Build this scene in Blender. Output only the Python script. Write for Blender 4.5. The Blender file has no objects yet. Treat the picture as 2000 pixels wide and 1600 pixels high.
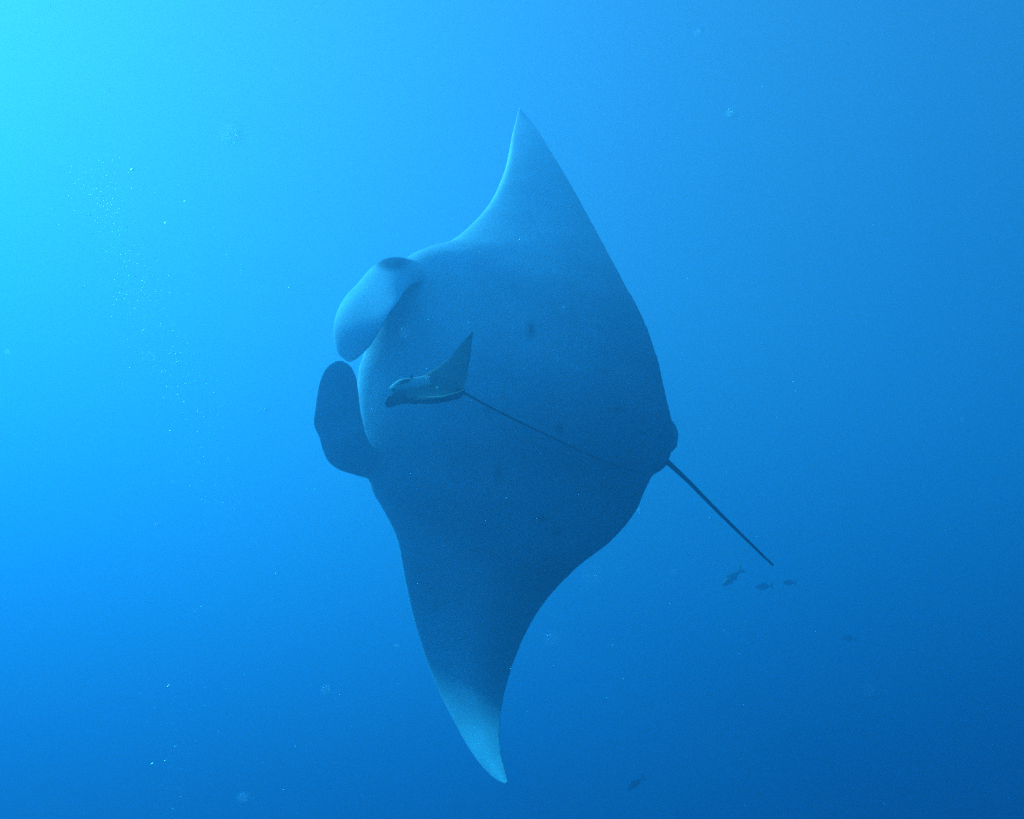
import bpy, bmesh, math, random
import numpy as np
from mathutils import Matrix, Vector, kdtree

random.seed(7)
rng = np.random.default_rng(7)
scene = bpy.context.scene
COL = scene.collection

# ------------------------------------------------------------------ camera
PITCH = math.radians(33.24)          # the diver looks up into open water
FPX = 1732.0                        # focal length in photo pixels (2000 wide): about 60 degrees across
cam_data = bpy.data.cameras.new('camera')
cam_data.sensor_width = 36.0
cam_data.lens = FPX / 2000.0 * 36.0
cam_data.clip_start = 0.02
cam_data.clip_end = 2000.0
cam_data.dof.use_dof = True
cam_data.dof.focus_distance = 8.0
cam_data.dof.aperture_fstop = (cam_data.lens / 1000.0) / 0.004   # a 4 mm wide opening
cam = bpy.data.objects.new('camera', cam_data)
cam.rotation_euler = (math.pi / 2 + PITCH, 0, 0)
COL.objects.link(cam)
scene.camera = cam

# ------------------------------------------------------------------ sky and sun
SUN_EL = math.radians(38.8)
SUN_AZ = math.radians(71.7)         # to the left of the way the camera looks
world = bpy.data.worlds.new('World')
scene.world = world
world.use_nodes = True
wn = world.node_tree
sky = wn.nodes.new('ShaderNodeTexSky')
sky.sky_type = 'NISHITA'
sky.sun_disc = False
sky.sun_elevation = SUN_EL
sky.sun_rotation = -SUN_AZ
wn.links.new(sky.outputs[0], wn.nodes['Background'].inputs[0])
wn.nodes['Background'].inputs[1].default_value = 0.05

sun_dir = Vector((-math.sin(SUN_AZ) * math.cos(SUN_EL), math.cos(SUN_AZ) * math.cos(SUN_EL), math.sin(SUN_EL)))
sun_data = bpy.data.lights.new('sun', 'SUN')
sun_data.energy = 5.0
sun_data.angle = math.radians(5.0)   # spread by the waves overhead
sun_data.color = (0.70, 0.76, 1.0)   # the water overhead has already taken the warm end
sun = bpy.data.objects.new('sun', sun_data)
sun.rotation_euler = sun_dir.to_track_quat('Z', 'Y').to_euler()
COL.objects.link(sun)

scene.view_settings.view_transform = 'Standard'
scene.view_settings.look = 'None'
scene.view_settings.gamma = 1.0
scene.view_settings.exposure = 2.61
scene.cycles.volume_bounces = 2
scene.cycles.max_bounces = 6
scene.cycles.use_adaptive_sampling = False
scene.cycles.use_denoising = False

# ------------------------------------------------------------------ helpers
def tag(o, label=None, cat=None, group=None, kind=None):
    if label: o['label'] = label
    if cat: o['category'] = cat
    if group: o['group'] = group
    if kind: o['kind'] = kind
    return o

CAM_M = np.array(Matrix.Rotation(math.pi / 2 + PITCH, 3, 'X'))
def P(px, py, z):
    """photo pixel and distance along the lens axis -> world metres"""
    px, py, z = np.broadcast_arrays(np.asarray(px, float), np.asarray(py, float), np.asarray(z, float))
    c = np.stack([(px - 1000.0) / FPX * z, -(py - 800.0) / FPX * z, -z], -1)
    return c @ CAM_M.T

def to_px(w):
    c = np.asarray(w) @ CAM_M
    return 1000 + FPX * c[:, 0] / -c[:, 2], 800 - FPX * c[:, 1] / -c[:, 2]

def spline(vals, n, even=None):
    """cubic through rows of vals, n samples evenly spaced along the columns `even`"""
    v = np.asarray(vals, float)
    k = len(v)
    d = np.linalg.norm(np.diff(v[:, :even or v.shape[1]], axis=0), axis=1) ** 0.5 + 1e-6
    t = np.r_[0, np.cumsum(d)]
    m = np.zeros_like(v)
    for i in range(k):
        if i == 0: m[i] = (v[1] - v[0]) / (t[1] - t[0])
        elif i == k - 1: m[i] = (v[-1] - v[-2]) / (t[-1] - t[-2])
        else:
            a, b = t[i] - t[i - 1], t[i + 1] - t[i]
            m[i] = ((v[i] - v[i - 1]) / a * b + (v[i + 1] - v[i]) / b * a) / (a + b)
    def ev(s):
        i = np.clip(np.searchsorted(t, s, 'right') - 1, 0, k - 2)
        h = t[i + 1] - t[i]; x = ((s - t[i]) / h)[:, None]; h = h[:, None]
        return ((2*x**3 - 3*x**2 + 1) * v[i] + (x**3 - 2*x**2 + x) * h * m[i]
                + (-2*x**3 + 3*x**2) * v[i + 1] + (x**3 - x**2) * h * m[i + 1])
    s = np.linspace(0, t[-1], 2000)
    f = ev(s)[:, :even or v.shape[1]]
    L = np.r_[0, np.cumsum(np.linalg.norm(np.diff(f, axis=0), axis=1))]
    return ev(np.interp(np.linspace(0, L[-1], n), L, s))

ZS = 1.40      # both rays are modelled at unit range and stand this much further off, and larger
def loft(stations, n, m, blunt=0.5, tail_pow=1.0, roll=None):
    """closed fin-like body.  station: Lx,Ly,Tx,Ty,ZL,ZT,camber,t_ventral,t_dorsal (pixels and metres).
    Returns verts, faces, u, side(+1 ventral/-1 dorsal), v"""
    R = spline(stations, n, 4)
    if roll is not None and n > 200:        # nicks and ripples along the hind edge
        k = np.arange(n); fade = np.sin(np.pi * k / (n - 1)) ** .5
        R[:, 2] += fade * (.55 * np.sin(k * .17 + 3 * np.sin(k * .043)) + .3 * np.sin(k * .61 + 4 * np.sin(k * .029)) + rng.normal(0, .2, n))
    u = 0.5 - 0.5 * np.cos(np.linspace(0, math.pi, m))
    px = R[:, 0:1] + (R[:, 2:3] - R[:, 0:1]) * u
    py = R[:, 1:2] + (R[:, 3:4] - R[:, 1:2]) * u
    z = R[:, 4:5] + (R[:, 5:6] - R[:, 4:5]) * u + R[:, 6:7] * 4 * u * (1 - u)
    if roll is not None:            # the front edge of the wing rolls back
        chord = np.hypot(px[:, -1] - px[:, 0], py[:, -1] - py[:, 0])[:, None] / FPX * R[:, 4:5]
        amount, width = roll(R[:, 1:2])
        z = z + amount * np.exp(-u * chord / width)
    C = P(px, py, z * ZS)
    du = np.gradient(C, axis=1); dv = np.gradient(C, axis=0)
    nr = np.cross(dv, du)
    nr /= np.linalg.norm(nr, axis=2)[:, :, None] + 1e-12
    mid = nr[n // 2, m // 2]
    if np.dot(mid, C[n // 2, m // 2]) > 0: nr = -nr            # ventral side looks to the camera
    bl = blunt(R[:, 1:2]) if callable(blunt) else blunt
    prof = (u[None, :] ** bl) * ((1 - u) ** tail_pow)[None, :]
    prof = prof / prof.max(axis=1, keepdims=True)
    R[:, 7:9] *= ZS
    V = C + nr * (R[:, 7:8] * prof)[:, :, None]
    D = C - nr * (R[:, 8:9] * prof)[:, :, None]
    verts = []; idx = {}; U = []; S = []; W = []
    def add(p, uu, s, w):
        verts.append(p); U.append(uu); S.append(s); W.append(w); return len(verts) - 1
    for i in range(n):
        w = i / (n - 1)
        for j in range(m):
            if j in (0, m - 1):
                k = add(C[i, j], u[j], 0, w); idx[i, j, 1] = idx[i, j, -1] = k
            else:
                idx[i, j, 1] = add(V[i, j], u[j], 1, w)
                idx[i, j, -1] = add(D[i, j], u[j], -1, w)
    faces = []
    for i in range(n - 1):
        for j in range(m - 1):
            faces.append((idx[i, j, 1], idx[i, j + 1, 1], idx[i + 1, j + 1, 1], idx[i + 1, j, 1]))
            faces.append((idx[i, j, -1], idx[i + 1, j, -1], idx[i + 1, j + 1, -1], idx[i, j + 1, -1]))
    for i, rev in ((0, False), (n - 1, True)):
        ring = [idx[i, j, 1] for j in range(m)] + [idx[i, j, -1] for j in range(m - 2, 0, -1)]
        faces.append(tuple(ring[::-1] if rev else ring))
    return np.array(verts), faces, np.array(U), np.array(S), np.array(W)

def tube(points, n, seg=10):
    """points: px,py,z,radius(m)"""
    R = spline(points, n, 2)
    C = P(R[:, 0], R[:, 1], R[:, 2] * ZS); R[:, 3] *= ZS
    T = np.gradient(C, axis=0); T /= np.linalg.norm(T, axis=1)[:, None]
    up = np.array([0, 0, 1.0])
    A = np.cross(T, up); A /= np.linalg.norm(A, axis=1)[:, None]
    B = np.cross(T, A)
    verts = []; faces = []
    for i in range(n):
        for k in range(seg):
            a = 2 * math.pi * k / seg
            verts.append(C[i] + (A[i] * math.cos(a) + B[i] * math.sin(a)) * R[i, 3])
    for i in range(n - 1):
        for k in range(seg):
            k2 = (k + 1) % seg
            faces.append((i*seg + k, i*seg + k2, (i+1)*seg + k2, (i+1)*seg + k))
    faces.append(tuple(range(seg))[::-1]); faces.append(tuple((n-1)*seg + k for k in range(seg)))
    N = len(verts)
    return np.array(verts), faces, np.full(N, .5), np.full(N, -0.5), np.linspace(0, 1, n).repeat(seg)

def mesh_from(verts, faces, name):
    me = bpy.data.meshes.new(name)
    me.from_pydata([tuple(v) for v in verts], [], faces)
    bm = bmesh.new(); bm.from_mesh(me)
    bmesh.ops.remove_doubles(bm, verts=bm.verts, dist=1e-5)
    bmesh.ops.dissolve_degenerate(bm, dist=1e-6, edges=bm.edges)
    bmesh.ops.recalc_face_normals(bm, faces=bm.faces)
    bm.to_mesh(me); bm.free()
    return me

def union(name, shapes):
    """joins closed shapes into one continuous skin"""
    objs = []
    for i, s in enumerate(shapes):
        o = bpy.data.objects.new(name + '_tmp', mesh_from(s[0], s[1], name))
        COL.objects.link(o); objs.append(o)
    base = objs[0]
    for o in objs[1:]:
        md = base.modifiers.new('join', 'BOOLEAN'); md.operation = 'UNION'; md.solver = 'MANIFOLD'; md.object = o
    dg = bpy.context.evaluated_depsgraph_get(); dg.update()
    me = bpy.data.meshes.new_from_object(base.evaluated_get(dg))
    me.name = name
    for o in objs:
        old = o.data; bpy.data.objects.remove(o); bpy.data.meshes.remove(old)
    for p in me.polygons: p.use_smooth = True
    return me

def finish(me, name, mat, shapes, paint, origin):
    """origin in world metres; paint(px,py,u,side,v,part) -> rgb per vertex, pigment of the skin, with shade painted in at places"""
    co = np.zeros(len(me.vertices) * 3); me.vertices.foreach_get('co', co); co = co.reshape(-1, 3)
    allv = np.vstack([s[0] for s in shapes]); U = np.hstack([s[2] for s in shapes]); S = np.hstack([s[3] for s in shapes])
    W = np.hstack([s[4] for s in shapes]); K = np.hstack([np.full(len(s[0]), i) for i, s in enumerate(shapes)])
    kd = kdtree.KDTree(len(allv))
    for i, v in enumerate(allv): kd.insert(v, i)
    kd.balance()
    near = np.array([kd.find(c)[1] for c in co])
    px, py = to_px(co)
    rgb = paint(px, py, U[near], S[near], W[near], K[near])
    at = me.color_attributes.new('pigment', 'FLOAT_COLOR', 'POINT')
    at.data.foreach_set('color', np.c_[rgb, np.ones(len(rgb))].ravel())
    me.vertices.foreach_set('co', (co - origin).ravel()); me.update()
    me.materials.clear(); me.materials.append(mat)
    o = bpy.data.objects.new(name, me); o.location = origin; COL.objects.link(o)
    return o

def skin_material(name, rough=0.45, mottle=0.12, scale=6.0, bump=0.0):
    m = bpy.data.materials.new(name); m.use_nodes = True
    nt = m.node_tree; b = nt.nodes['Principled BSDF']
    at = nt.nodes.new('ShaderNodeAttribute'); at.attribute_name = 'pigment'
    tc = nt.nodes.new('ShaderNodeTexCoord')
    no = nt.nodes.new('ShaderNodeTexNoise'); no.inputs['Scale'].default_value = scale; no.inputs['Detail'].default_value = 6
    nt.links.new(tc.outputs['Object'], no.inputs['Vector'])
    mr = nt.nodes.new('ShaderNodeMapRange'); mr.inputs[1].default_value = .3; mr.inputs[2].default_value = .7
    mr.inputs[3].default_value = 1 - mottle; mr.inputs[4].default_value = 1 + mottle
    nt.links.new(no.outputs[0], mr.inputs[0])
    mx = nt.nodes.new('ShaderNodeVectorMath'); mx.operation = 'SCALE'
    nt.links.new(at.outputs['Color'], mx.inputs[0]); nt.links.new(mr.outputs[0], mx.inputs['Scale'])
    nt.links.new(mx.outputs[0], b.inputs['Base Color'])
    b.inputs['Roughness'].default_value = rough
    b.inputs['Specular IOR Level'].default_value = 0.0    # wet skin has the water's own index: no sheen
    if bump:
        n2 = nt.nodes.new('ShaderNodeTexNoise'); n2.inputs['Scale'].default_value = 60; n2.inputs['Detail'].default_value = 3
        nt.links.new(tc.outputs['Object'], n2.inputs['Vector'])
        bp = nt.nodes.new('ShaderNodeBump'); bp.inputs['Strength'].default_value = bump; bp.inputs['Distance'].default_value = .01
        nt.links.new(n2.outputs[0], bp.inputs['Height']); nt.links.new(bp.outputs[0], b.inputs['Normal'])
    return m

def plain_material(name, color, rough=0.5, spec=0.3):
    m = bpy.data.materials.new(name); m.use_nodes = True
    b = m.node_tree.nodes['Principled BSDF']
    b.inputs['Base Color'].default_value = (*color, 1); b.inputs['Roughness'].default_value = rough
    b.inputs['Specular IOR Level'].default_value = spec
    return m

# ------------------------------------------------------------------ the sea: one closed body of even water
SIGMA_T = (0.224, 0.1087, 0.096)      # light lost per metre, red green blue
ALBEDO = (0.077, 0.2924, 0.4745)
SURFACE_Z = 13.2
def water():
    dens = 0.30
    c = [a * s / dens for a, s in zip(ALBEDO, SIGMA_T)]
    ab = []
    for a, s, cc in zip(ALBEDO, SIGMA_T, c):
        x = s * (1 - a) / dens / (1 - cc)
        ab.append((1 - x) ** 2)
    m = bpy.data.materials.new('sea_water'); m.use_nodes = True
    nt = m.node_tree; nt.nodes.remove(nt.nodes['Principled BSDF'])
    v = nt.nodes.new('ShaderNodeVolumePrincipled')
    v.inputs['Color'].default_value = (*c, 1); v.inputs['Absorption Color'].default_value = (*ab, 1)
    v.inputs['Density'].default_value = dens; v.inputs['Anisotropy'].default_value = 0.42
    nt.links.new(v.outputs[0], nt.nodes['Material Output'].inputs['Volume'])
    me = bpy.data.meshes.new('water'); bm = bmesh.new()
    bmesh.ops.create_cube(bm, size=1.0)
    for q in bm.verts:
        q.co = Vector((q.co.x * 240, q.co.y * 240, SURFACE_Z if q.co.z > 0 else -60.0))
    bm.to_mesh(me); bm.free(); me.materials.append(m)
    o = bpy.data.objects.new('water', me); COL.objects.link(o)
    tag(o, 'clear blue open sea water filling the whole view', kind='structure')
water()

# ------------------------------------------------------------------ manta ray
def smooth(a, b, x):
    t = np.clip((x - a) / (b - a), 0, 1); return t * t * (3 - 2 * t)

def manta():
    #      Lx    Ly    Tx    Ty    ZL    ZT   camb   tv    td
    body = [(1014, 211, 1017, 212, 10.2, 10.2, 0.00, .004, .004),
            (1002, 258, 1052, 258, 9.30, 9.22, 0.00, .012, .010),
            ( 985, 338, 1104, 343, 8.12, 8.00, 0.00, .028, .020),
            ( 950, 410, 1150, 425, 7.38, 7.20, 0.00, .050, .030),
            ( 882, 477, 1195, 508, 6.84, 6.56, 0.00, .090, .050),
            ( 830, 497, 1225, 565, 6.60, 6.34, 0.00, .125, .090),
            ( 795, 516, 1250, 610, 6.42, 6.22, 0.00, .150, .130),
            ( 755, 580, 1280, 690, 6.22, 6.10, 0.00, .185, .190),
            ( 716, 672, 1300, 770, 6.10, 6.06, 0.00, .285, .240),
            ( 703, 752, 1312, 835, 6.06, 6.06, 0.00, .320, .260),
            ( 707, 830, 1308, 893, 6.05, 6.08, 0.00, .280, .240),
            ( 714, 890, 1276, 928, 6.06, 6.09, 0.00, .190, .200),
            ( 724, 950, 1258, 962, 6.09, 6.11, 0.00, .160, .160),
            ( 747, 986, 1240, 1000, 6.12, 6.14, 0.00, .130, .130),
            ( 775, 1045, 1195, 1055, 6.17, 6.18, 0.00, .095, .095),
            ( 790, 1120, 1122, 1113, 6.24, 6.20, 0.00, .065, .065),
            ( 812, 1220, 1050, 1195, 6.34, 6.15, -.02, .045, .042),
            ( 845, 1320, 1000, 1300, 6.31, 6.03, -.02, .032, .028),
            ( 885, 1405,  977, 1400, 6.09, 5.87, -.02, .020, .016),
            ( 930, 1482,  977, 1468, 5.74, 5.59, -.01, .012, .010),
            ( 965, 1520,  986, 1505, 5.49, 5.40, 0.00, .007, .006),
            ( 990, 1533,  992, 1530, 5.32, 5.30, 0.00, .004, .004)]
    up_fin = [(850, 522, 890, 562, 6.62, 6.50, 0, .03, .06),
              (808, 520, 858, 558, 6.46, 6.34, 0, .06, .10),
              (778, 518, 832, 550, 6.34, 6.17, 0, .085, .10),
              (750, 517, 811, 551, 6.27, 6.01, 0, .090, .09),
              (722, 532, 794, 564, 6.23, 5.88, 0, .060, .08),
              (697, 556, 778, 588, 6.19, 5.81, 0, .026, .06),
              (673, 582, 762, 609, 6.14, 5.77, 0, .020, .05),
              (659, 608, 749, 631, 6.06, 5.75, 0, .022, .045),
              (652, 636, 738, 651, 5.97, 5.755, 0, .024, .04),
              (652, 664, 724, 674, 5.90, 5.77, 0, .022, .03),
              (658, 687, 707, 692, 5.86, 5.79, 0, .016, .022),
              (669, 699, 695, 702, 5.84, 5.81, 0, .010, .014),
              (679, 706, 686, 706, 5.83, 5.83, 0, .005, .006)]
    low_fin = [(745, 945, 830, 900, 6.22, 6.15, 0, .03, .08),
               (712, 932, 770, 892, 6.12, 6.16, 0, .055, .08),
               (688, 925, 748, 884, 5.99, 6.06, 0, .055, .07),
               (662, 917, 730, 874, 5.89, 5.94, 0, .050, .06),
               (642, 902, 719, 858, 5.82, 5.84, 0, .042, .05),
               (630, 878, 712, 840, 5.77, 5.74, 0, .034, .035),
               (623, 853, 709, 826, 5.74, 5.72, 0, .028, .030),
               (613, 829, 705, 808, 5.72, 5.70, 0, .024, .028),
               (616, 797, 702, 787, 5.68, 5.67, 0, .022, .024),
               (621, 762, 699, 761, 5.65, 5.64, 0, .020, .022),
               (628, 736, 695, 736, 5.62, 5.62, 0, .017, .018),
               (641, 715, 684, 715, 5.60, 5.60, 0, .012, .013),
               (657, 705, 669, 705, 5.59, 5.59, 0, .006, .006)]
    pel_up = [(1210, 815, 1225, 880, 6.12, 6.12, 0, .02, .02),
              (1270, 806, 1262, 893, 6.085, 6.085, 0, .014, .014),
              (1304, 814, 1295, 893, 6.075, 6.075, 0, .010, .010),
              (1320, 832, 1313, 882, 6.075, 6.075, 0, .007, .007),
              (1325, 848, 1322, 872, 6.075, 6.075, 0, .004, .004)]
    pel_lo = [(1225, 885, 1205, 945, 6.13, 6.13, 0, .02, .02),
              (1278, 893, 1246, 940, 6.10, 6.10, 0, .012, .012),
              (1297, 902, 1274, 928, 6.10, 6.10, 0, .007, .007),
              (1303, 908, 1290, 920, 6.10, 6.10, 0, .004, .004)]
    tail = [(1245, 856, 6.10, .026), (1285, 887, 6.09, .024), (1303, 902, 6.10, .019), (1345, 941, 6.13, .0145), (1382, 979, 6.16, .0128),
            (1420, 1017, 6.20, .0115), (1462, 1058, 6.24, .0100), (1497, 1092, 6.27, .0085), (1510, 1104, 6.28, .0080)]
    def roll(y):
        cheek = smooth(450, 485, y) * (1 - smooth(505, 560, y))
        jaw = smooth(690, 720, y) * (1 - smooth(830, 860, y))
        a = np.where(y < 480, .065 * smooth(225, 330, y), 0) + np.where(y >= 480, .065 * (1 - smooth(500, 580, y)), 0)
        a = a + .04 * cheek + .06 * jaw + .012 * smooth(950, 1000, y) * (1 - smooth(1150, 1300, y))
        w = .015 + .050 * cheek + .02 * jaw
        return a, w
    nose = lambda y: .40 + .22 * smooth(560, 690, y) * (1 - smooth(840, 960, y))    # fuller, rounder head
    b = loft(body, 300, 64, nose, 0.95, roll)
    # lightly uneven skin edge along the back of the wings
    ed = (b[2] > .985)
    b[0][ed] += rng.normal(0, .0014, (ed.sum(), 3))
    shapes = [b, loft(up_fin, 70, 36, .5, .6, lambda y: (.120 * smooth(508, 535, y) * (1 - smooth(590, 650, y)) + .02, .032)), loft(low_fin, 60, 22, .5, .5),
              loft(pel_up, 18, 12, .5, .5), loft(pel_lo, 16, 12, .5, .5), tube(tail, 60, 10)]
    me = union('manta_ray', shapes)

    spots = [(1037, 645, 4.5, 19, .85), (972, 926, 5, 17, .8), (1208, 800, 12, 12, .85), (1093, 837, 11, 12, .9),
             (1057, 1013, 15, 8, .9), (1087, 1038, 13, 13, .9), (1172, 640, 12, 10, .5), (1176, 725, 13, 10, .55), (1160, 694, 18, 4, .4),
             (955, 803, 11, 9, .5), (1150, 690, 8, 5, .4), (1035, 1060, 9, 6, .5), (1010, 1130, 8, 10, .35), (930, 1075, 10, 6, .35),
             (1120, 930, 9, 7, .4), (1005, 560, 9, 7, .3), (890, 940, 7, 9, .3), (1240, 840, 30, 3, .35), (1255, 862, 34, 3, .35), (850, 1180, 4, 22, .25)]
    def paint(px, py, u, side, v, part):
        pale = np.array([.76, .80, .78]); dark = np.array([.030, .034, .040])
        d = np.zeros(len(px))
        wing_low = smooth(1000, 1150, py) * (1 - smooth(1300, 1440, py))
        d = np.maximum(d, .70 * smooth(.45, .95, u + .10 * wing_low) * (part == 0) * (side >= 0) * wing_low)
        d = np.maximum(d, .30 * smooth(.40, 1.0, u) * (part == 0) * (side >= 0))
        for x, y, rx, ry, k in spots:
            q = ((px - x) / rx) ** 2 + ((py - y) / ry) ** 2
            d = np.maximum(d, k * np.exp(-q * 1.1) * (side >= 0))
        d = np.maximum(d, .35 * (1 - smooth(300, 480, py)) * (part == 0) * (side >= 0) * smooth(.03, .12, u))  # grey upper wing tip, its colour also darkened to dull the sunlight there
        edge = np.where(py > 1250, .012, .16)
        dors = (side < 0) & (u > edge) & (part == 0)
        d = np.where(dors, 1.0, d)
        d = np.where((side < 0) & (part >= 1), np.maximum(d, .9 * smooth(.22, .40, u)), d)
        d = np.where(part == 5, .85, d)
        # grey cheek about the eye
        q = ((px - 765) / 34) ** 2 + ((py - 512) / 17) ** 2
        d = np.maximum(d, .85 * np.exp(-q ** 2) * (part <= 1))
        # the paddle in front of the mouth is grey
        d = np.where((part == 2) & (side > 0), np.maximum(d, .06 * (1 - smooth(830, 900, py))), d)
        d = np.clip(d, 0, 1)[:, None]
        return pale * (1 - d) + dark * d
    org = P(1010, 800, 6.1 * ZS)
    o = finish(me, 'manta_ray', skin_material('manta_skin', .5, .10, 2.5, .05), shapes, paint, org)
    tag(o, 'huge dark manta ray banking on edge with white belly towards the camera', 'manta ray')
    return o
manta()

# ------------------------------------------------------------------ small devil ray in front of the belly
def small_ray():
    body = [(922, 648, 924, 650, 4.82, 4.82, 0, .002, .002),
            (905, 667, 921, 674, 4.76, 4.76, 0, .005, .005),
            (880, 696, 917, 705, 4.70, 4.70, 0, .009, .009),
            (852, 719, 912, 735, 4.65, 4.65, 0, .016, .016),
            (823, 736, 907, 753, 4.61, 4.61, 0, .028, .026),
            (796, 752, 904, 764, 4.57, 4.58, 0, .036, .032),
            (788, 774, 902, 772, 4.51, 4.55, 0, .034, .030),
            (804, 782, 901, 777, 4.45, 4.47, 0, .022, .022),
            (834, 780, 902, 775, 4.35, 4.37, 0, .012, .012),
            (864, 775, 905, 769, 4.24, 4.25, 0, .006, .006),
            (893, 767, 908, 763, 4.14, 4.14, 0, .003, .003),
            (908, 761, 911, 760, 4.05, 4.06, 0, .002, .002)]
    head = [(835, 733, 850, 775, 4.57, 4.55, 0, .020, .020),
            (806, 738, 812, 777, 4.56, 4.54, 0, .030, .030),
            (786, 740, 790, 778, 4.555, 4.535, 0, .030, .030),
            (773, 746, 777, 774, 4.55, 4.53, 0, .022, .022),
            (765, 753, 768, 768, 4.55, 4.53, 0, .010, .012),
            (761, 757, 763, 762, 4.55, 4.54, 0, .004, .004)]
    lobe = [(800, 768, 815, 790, 4.52, 4.50, 0, .012, .012),
            (778, 765, 792, 788, 4.50, 4.48, 0, .010, .010),
            (765, 769, 778, 791, 4.48, 4.46, 0, .008, .008),
            (755, 779, 766, 795, 4.46, 4.45, 0, .007, .007),
            (751, 789, 757, 797, 4.45, 4.45, 0, .003, .003)]
    tail = [(890, 760, 4.56, .014), (905, 767, 4.57, .008), (940, 786, 4.62, .0062), (1000, 817, 4.70, .0052), (1060, 846, 4.78, .0044),
            (1130, 879, 4.87, .0042), (1200, 908, 4.96, .0034), (1262, 927, 5.03, .0024)]
    b = loft(body, 90, 30, .5, .9)
    shapes = [b, loft(head, 26, 18, .5, .5), loft(lobe, 22, 16, .5, .5), tube(tail, 90, 8)]
    me = union('devil_ray', shapes)
    def paint(px, py, u, side, v, part):
        pale = np.array([.36, .40, .28]); dark = np.array([.030, .040, .045])
        d = np.full(len(px), .5)
        d = np.where((part == 0) & (side >= 0), .22 + .75 * np.maximum(smooth(.10, .0, u) * smooth(705, 690, py), smooth(.88, 1., u) * smooth(730, 700, py)), d)
        d = np.where((part == 0), np.maximum(d, .9 * smooth(672, 655, py)), d)
        d = np.where(side < 0, .7, d)
        d = np.where((part == 0) & (v > .47), np.maximum(d * .8, .40), d)
        d = np.where((part == 0) & (px > 800), np.maximum(d, .93 * smooth(772, 778, py)), d)  # shade painted over the sunlit lower strip of the near wing
        d = np.where(part == 2, .68, d)
        d = np.where(part == 1, .0, d)
        q = ((px - 791) / 13) ** 2 + ((py - 745 + (px - 791) * .22) / 5.0) ** 2
        d = np.maximum(d, .97 * np.exp(-q ** 2) * (part == 1))
        q = ((px - 779) / 7) ** 2 + ((py - 752) / 3.0) ** 2
        d = np.maximum(d, .6 * np.exp(-q ** 2) * (part == 1))
        d = np.where((part == 1), np.maximum(d, .5 * smooth(752, 762, py)), d)
        q = ((px - 767) / 5) ** 2 + ((py - 762) / 4.0) ** 2
        d = np.maximum(d, .9 * np.exp(-q ** 2) * (part == 1))
        d = np.where(part == 3, .98, d)
        d = np.clip(d, 0, 1)[:, None]
        pale = np.where((part == 1)[:, None], np.array([.90, .92, .76]), pale)
        return pale * (1 - d) + dark * d
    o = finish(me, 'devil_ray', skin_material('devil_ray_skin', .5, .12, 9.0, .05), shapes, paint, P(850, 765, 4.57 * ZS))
    tag(o, 'small olive grey ray with a long whip tail swimming before the manta belly', 'devil ray')
    em = bpy.data.meshes.new('eye'); bm = bmesh.new()
    bmesh.ops.create_uvsphere(bm, u_segments=12, v_segments=8, radius=.0115)
    for f in bm.faces: f.smooth = True
    bm.to_mesh(em); bm.free()
    em.materials.append(plain_material('eye_black', (.01, .012, .015), .15, .5))
    for x, y, z in ((804, 736, 4.545), (800, 772, 4.508)):
        e = bpy.data.objects.new('eye', em); COL.objects.link(e); e.parent = o
        e.location = P(x, y, z * ZS) - np.array(o.location)
small_ray()

# ------------------------------------------------------------------ fish by the tail
def fish_mesh(name, deep, yellow):
    bm = bmesh.new()
    secs = [(-.50, .018, .010), (-.47, .055, .026), (-.40, .095, .044), (-.28, .135, .062), (-.10, .150, .068), (.08, .128, .058),
            (.24, .082, .036), (.34, .045, .018), (.39, .038, .010), (.44, .040, .006)]
    seg = 14; rings = []
    for x, h, w in secs:
        rings.append([bm.verts.new((-x, math.sin(2*math.pi*k/seg) * w, math.cos(2*math.pi*k/seg) * h * deep)) for k in range(seg)])
    for a, b in zip(rings, rings[1:]):
        for k in range(seg):
            bm.faces.new((a[k], a[(k+1) % seg], b[(k+1) % seg], b[k]))
    bm.faces.new(rings[0][::-1]); bm.faces.new(rings[-1])
    def slab(pts, w):
        A = [bm.verts.new((-x, w, z)) for x, z in pts]; B = [bm.verts.new((-x, -w, z)) for x, z in pts]
        bm.faces.new(A); bm.faces.new(B[::-1]); n = len(pts)
        for k in range(n): bm.faces.new((A[k], B[k], B[(k+1) % n], A[(k+1) % n]))
    slab([(.40, .03), (.52, .15), (.64, .20), (.57, .08), (.50, 0), (.57, -.08), (.64, -.20), (.52, -.15), (.40, -.03)], .004)
    slab([(-.20, .13 * deep), (-.14, .215 * deep), (.02, .19 * deep), (.18, .13 * deep), (.28, .055 * deep)], .004)
    slab([(.02, -.13 * deep), (.08, -.19 * deep), (.18, -.14 * deep), (.24, -.075 * deep)], .004)
    slab([(-.20, -.14 * deep), (-.12, -.20 * deep), (-.06, -.15 * deep)], .004)
    bmesh.ops.recalc_face_normals(bm, faces=bm.faces)
    me = bpy.data.meshes.new(name); bm.to_mesh(me); bm.free()
    at = me.color_attributes.new('pigment', 'FLOAT_COLOR', 'POINT')
    for i, v in enumerate(me.vertices):
        x, z = -v.co.x, v.co.z
        c = (.09, .11, .14) if z > -.03 else (.17, .19, .21)
        if yellow and (x > .40 or z > .075 * deep): c = (.85, .80, .16)
        elif yellow: c = (.07, .10, .20)
        at.data[i].color = (*c, 1)
    for p in me.polygons: p.use_smooth = len(p.vertices) == 4 and p.index < seg * (len(secs) - 1)
    me.materials.append(FISH_SKIN)
    return me
FISH_SKIN = skin_material('fish_skin', .4, .15, 14.0)
FISH_DARK = fish_mesh('fish', 1.0, False)
FISH_YELLOW = fish_mesh('fish', .88, True)
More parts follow.
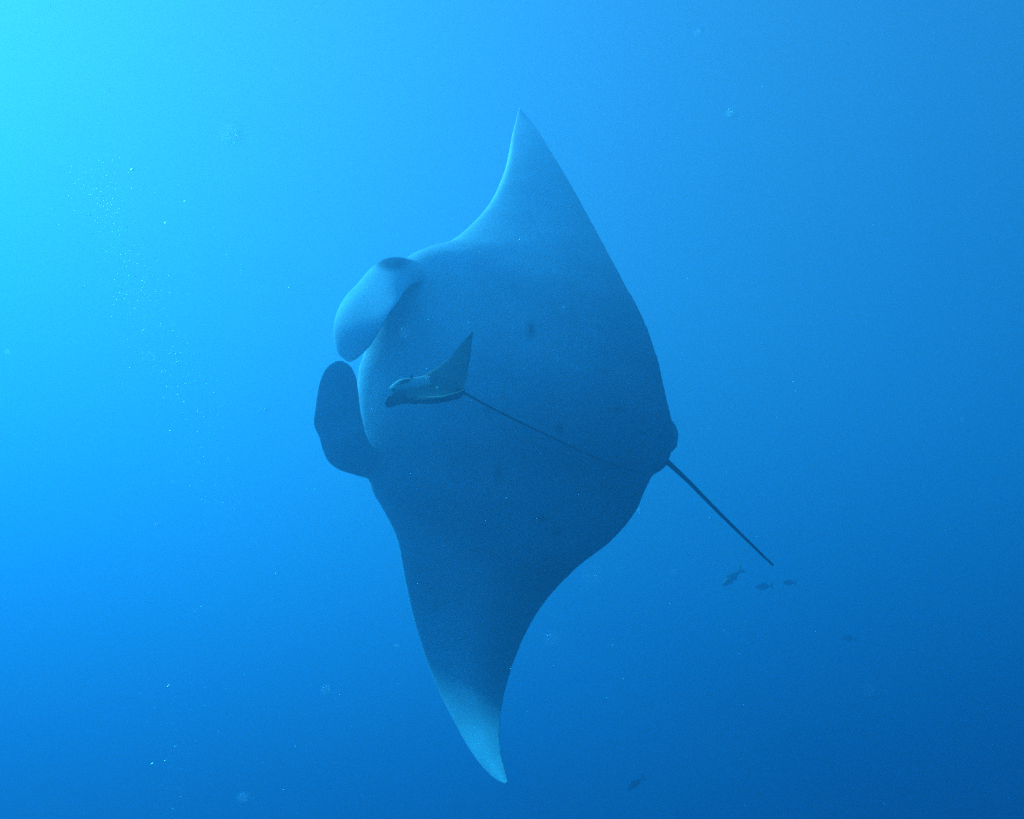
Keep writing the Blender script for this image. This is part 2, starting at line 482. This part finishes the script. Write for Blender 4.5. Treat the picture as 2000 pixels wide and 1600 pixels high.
def fish(cx, cy, z, length_px, slope, yaw, mesh, label):
    o = bpy.data.objects.new('fish', mesh); COL.objects.link(o)
    L = length_px / FPX * z / 1.14
    R = Matrix(CAM_M.tolist()).to_4x4()                     # camera axes: x right, y up, z towards the camera
    local = Matrix(((-1, 0, 0, 0), (0, 0, 1, 0), (0, 1, 0, 0), (0, 0, 0, 1)))   # nose left, back up
    o.matrix_world = (Matrix.Translation(Vector(P(cx, cy, z))) @ R @ Matrix.Rotation(math.radians(slope), 4, 'Z')
                      @ Matrix.Rotation(math.radians(yaw), 4, 'Y') @ local @ Matrix.Scale(L, 4))
    tag(o, label, 'fish', 'fish trailing below the manta')
fish(1430, 1129, 18.7, 59, 35, 18, FISH_YELLOW, 'fish with yellow back and yellow forked tail just below the manta tail tip')
fish(1492, 1146, 20.9, 45, 0, 25, FISH_DARK, 'dark fish in the middle of the three below the manta tail tip')
fish(1542, 1138, 21.5, 38, -8, 30, FISH_DARK, 'dark fish at the right end of the three below the manta tail tip')
fish(1658, 1247, 26.4, 38, -12, 20, FISH_DARK, 'faint dark fish alone to the right of the three below the manta tail')
fish(1241, 1531, 17.6, 45, 29, 20, FISH_DARK, 'lone dark fish at the bottom edge right of the white wing tip')
fish(1794, 1489, 28.6, 27, 55, 50, FISH_DARK, 'barely visible fish far off in the dark lower right corner')

# ------------------------------------------------------------------ bubbles
def blob(radius, flat=.65, sub=2):
    bm = bmesh.new(); bmesh.ops.create_icosphere(bm, subdivisions=sub, radius=radius)
    for v in bm.verts:
        v.co.z *= flat if v.co.z > 0 else flat * .55       # domed cap with a flatter underside
    for f in bm.faces: f.smooth = True
    me = bpy.data.meshes.new('bubble'); bm.to_mesh(me); bm.free(); return me
def clear_material(name, ior, rough, pale=None, thin=0.0):
    m = bpy.data.materials.new(name); m.use_nodes = True
    nt = m.node_tree; nt.nodes.remove(nt.nodes['Principled BSDF'])
    g = nt.nodes.new('ShaderNodeBsdfGlass'); g.inputs['IOR'].default_value = ior; g.inputs['Roughness'].default_value = rough
    out = nt.nodes['Material Output'].inputs['Surface']
    if pale:
        d = nt.nodes.new('ShaderNodeBsdfDiffuse'); d.inputs['Color'].default_value = (*pale, 1)
        mx = nt.nodes.new('ShaderNodeMixShader'); mx.inputs[0].default_value = .5
        nt.links.new(g.outputs[0], mx.inputs[1]); nt.links.new(d.outputs[0], mx.inputs[2]); nt.links.new(mx.outputs[0], out)
    elif thin:
        d = nt.nodes.new('ShaderNodeBsdfTransparent')
        mx = nt.nodes.new('ShaderNodeMixShader'); mx.inputs[0].default_value = thin
        nt.links.new(g.outputs[0], mx.inputs[1]); nt.links.new(d.outputs[0], mx.inputs[2]); nt.links.new(mx.outputs[0], out)
    else:
        nt.links.new(g.outputs[0], out)
    return m
BUBBLE_MAT = clear_material('bubble_air', 0.75, .12)          # air seen from within water
MIST_MAT = clear_material('bubble_mist', 0.75, .6)            # bubbles with a ruffled skin
BUB = blob(1.0); BUB.materials.append(BUBBLE_MAT)
def bubble(px, py, z, r_px, label, tilt=0, stretch=1.0, group='bubbles rising on the left'):
    o = bpy.data.objects.new('bubble', BUB); COL.objects.link(o)
    r = r_px / FPX * z
    R = Matrix(CAM_M.tolist()).to_4x4() @ Matrix.Rotation(math.radians(tilt), 4, 'Z') @ Matrix(((1, 0, 0, 0), (0, 0, 1, 0), (0, -1, 0, 0), (0, 0, 0, 1)))
    o.matrix_world = Matrix.Translation(Vector(P(px, py, z))) @ R @ Matrix.Diagonal((r * stretch, r, r, 1))
    tag(o, label, 'bubble', group)
    return o
big = [((259, 331), 3.6, 30, 1.5, 'largest bright bubble at the top of the rising column'),
       ((324, 435), 2.4, 30, 1.6, 'flattened bubble apart on the upper right of the rising column'),
       ((361, 393), 1.7, 30, 1.4, 'faint bubble higher up on the right of the rising column'),
       ((329, 1341), 3.8, 35, 1.7, 'bright slanting bubble highest of the few at lower left'),
       ((297, 1493), 3.6, 35, 1.8, 'brightest slanting bubble at lower left, left of its close neighbour'),
       ((323, 1486), 2.6, 20, 1.7, 'small slanting bubble just right of the brightest one at lower left'),
       ((342, 1458), 1.8, 25, 2.2, 'faint streak of a bubble above the lowest pair at lower left'),
       ((352, 1558), 2.0, 55, 1.5, 'small tilted bubble near the bottom edge at lower left'),
       ((338, 1580), 1.8, 30, 1.4, 'lowest small bubble by the bottom edge at lower left')]
for (x, y), r, t, st, lab in big:
    o = bubble(x, y, 7.0, r, lab, t, st)
    if y < 500:
        o.material_slots[0].link = 'OBJECT'; o.material_slots[0].material = MIST_MAT
zoomed = """173 112 150 153 133 200 217 225 190 325 163 305 253 300 247 296 320 355 134 394 170 382 294 391 195 423 100 423 313 446 340 446 305 430
436 486 270 507 288 500 327 538 332 547 355 562 478 530 465 556 145 600 342 596 382 605 385 623 315 640 555 622 268 682 334 684 450 683 455 655
415 655 367 714 411 713 150 672 433 804 276 831 335 895 362 883 484 882 505 884 528 895 523 908 533 900 264 988 623 890 680 855 487 985 487 952
532 998 546 1046 652 950 650 1000 575 1100 693 1125 711 1147 665 1160 680 1160 296 1152 510 1172 506 1215 782 1198 700 1255 519 1252 576 1325
555 1332 789 1318 739 1384 525 1377 568 1410 590 1448 708 1470 763 1510 740 1530 661 1494 597 1565 725 1490 205 178 240 290 160 458"""
zz = list(map(int, zoomed.split()))
for x, y in zip(zz[::2], zz[1::2]):
    bubble(100 + x * .4623, 280 + y * .4623, random.uniform(7.2, 9.5), random.choice((.8, 1.0, 1.3, 1.6, 2.2)),
           'tiny white bubble in the %s stretch of the long column rising on the left' % ('upper' if y < 560 else 'middle' if y < 1060 else 'lower'), random.uniform(-8, 8), random.uniform(1.0, 1.7))

def swarm(name, pts, radii, mat, label, lumpy=.25):
    """many specks as one mass"""
    bm = bmesh.new(); bmesh.ops.create_icosphere(bm, subdivisions=1, radius=1.0)
    base = np.array([v.co[:] for v in bm.verts]); fac = np.array([[v.index for v in f.verts] for f in bm.faces]); bm.free()
    V = []; Fc = []
    for i, (p, r) in enumerate(zip(pts, radii)):
        V.append(base * (1 + rng.normal(0, lumpy, (len(base), 1))) * r + p); Fc.append(fac + i * len(base))
    V = np.vstack(V); Fc = np.vstack(Fc)
    me = bpy.data.meshes.new(name); me.from_pydata(V.tolist(), [], Fc.tolist())
    for p in me.polygons: p.use_smooth = True
    me.materials.append(mat)
    o = bpy.data.objects.new(name, me); COL.objects.link(o)
    tag(o, label, kind='stuff')
path = spline([(180, 310), (212, 420), (262, 540), (300, 640), (345, 740), (385, 850), (415, 930), (450, 1020)], 400)
low = spline([(345, 1330), (335, 1420), (350, 1500), (340, 1590), (345, 1640)], 120)
def plume(line, count, w0, w1):
    k = rng.integers(0, len(line), count); clump = .5 + .5 * np.sin(k * .11 + 3 * np.sin(k * .037))
    keep = rng.random(count) < .35 + .65 * clump
    k = k[keep]; c = len(k); w = w0 + w1 * rng.random(c)
    return np.stack([line[k, 0] + rng.normal(0, 1, c) * w, line[k, 1] + rng.normal(0, 18, c), rng.uniform(7.2, 9.5, c)], 1)
fb = np.vstack([plume(path, 15000, 12, 44), plume(low, 3500, 10, 26)])
swarm('fine_bubbles', P(fb[:, 0], fb[:, 1], fb[:, 2]), (.12 + .24 * rng.random(len(fb)) ** 3) / FPX * fb[:, 2], MIST_MAT, 'milky cloud of fine bubbles along the rising column on the left', .05)

# ------------------------------------------------------------------ plankton and dust drifting in the water
SNOW = clear_material('plankton_pale', 0.8, .25, (.85, .88, .80))
HAZY = clear_material('plankton_jelly', 0.75, .6, thin=.72)
n = 520
sz = rng.uniform(1.2, 5.2, n) ** 1.0
sx = rng.uniform(-60, 2060, n); sy = rng.uniform(-60, 1660, n)
sr = (.35 + .75 * rng.random(n) ** 3)
pts = [P(sx, sy, sz)]; rad = [sr / FPX * sz]
near = [(452, 262, .19, .0010), (480, 1562, .32, .0011), (793, 652, .29, .0006), (1432, 222, .45, .0012), (1366, 66, .5, .0012), (517, 800, .40, .0009),
        (1250, 997, .75, .0013), (307, 1027, .6, .0009), (381, 1195, .6, .0008), (778, 1263, .7, .0009), (835, 737, .8, .0009), (1198, 1262, 1.4, .0016),
        (854, 757, 1.2, .0013), (1318, 1120, .45, .0008), (1160, 1125, .16, .0006), (1080, 1250, .22, .0006), (1700, 1350, .25, .0006), (300, 700, .3, .0007), (640, 1350, .35, .0008), (990, 974, 1.6, .0014), (1880, 820, .8, .0008), (15, 688, .6, .0009),
        (1530, 405, .7, .0008), (1102, 600, 1.4, .0012), (1144, 678, 1.5, .0013), (1388, 838, 1.5, .0013), (1420, 925, 1.3, .0012), (7, 1168, .6, .0008)]
nr = np.array(near)
swarm('plankton', np.vstack(pts), np.hstack(rad), SNOW, 'pale specks of plankton drifting through the water everywhere')
swarm('drifting_jelly_specks', P(nr[:, 0], nr[:, 1], nr[:, 2]), nr[:, 3] * 1.5, HAZY, 'soft pale blurred specks drifting close to the camera')
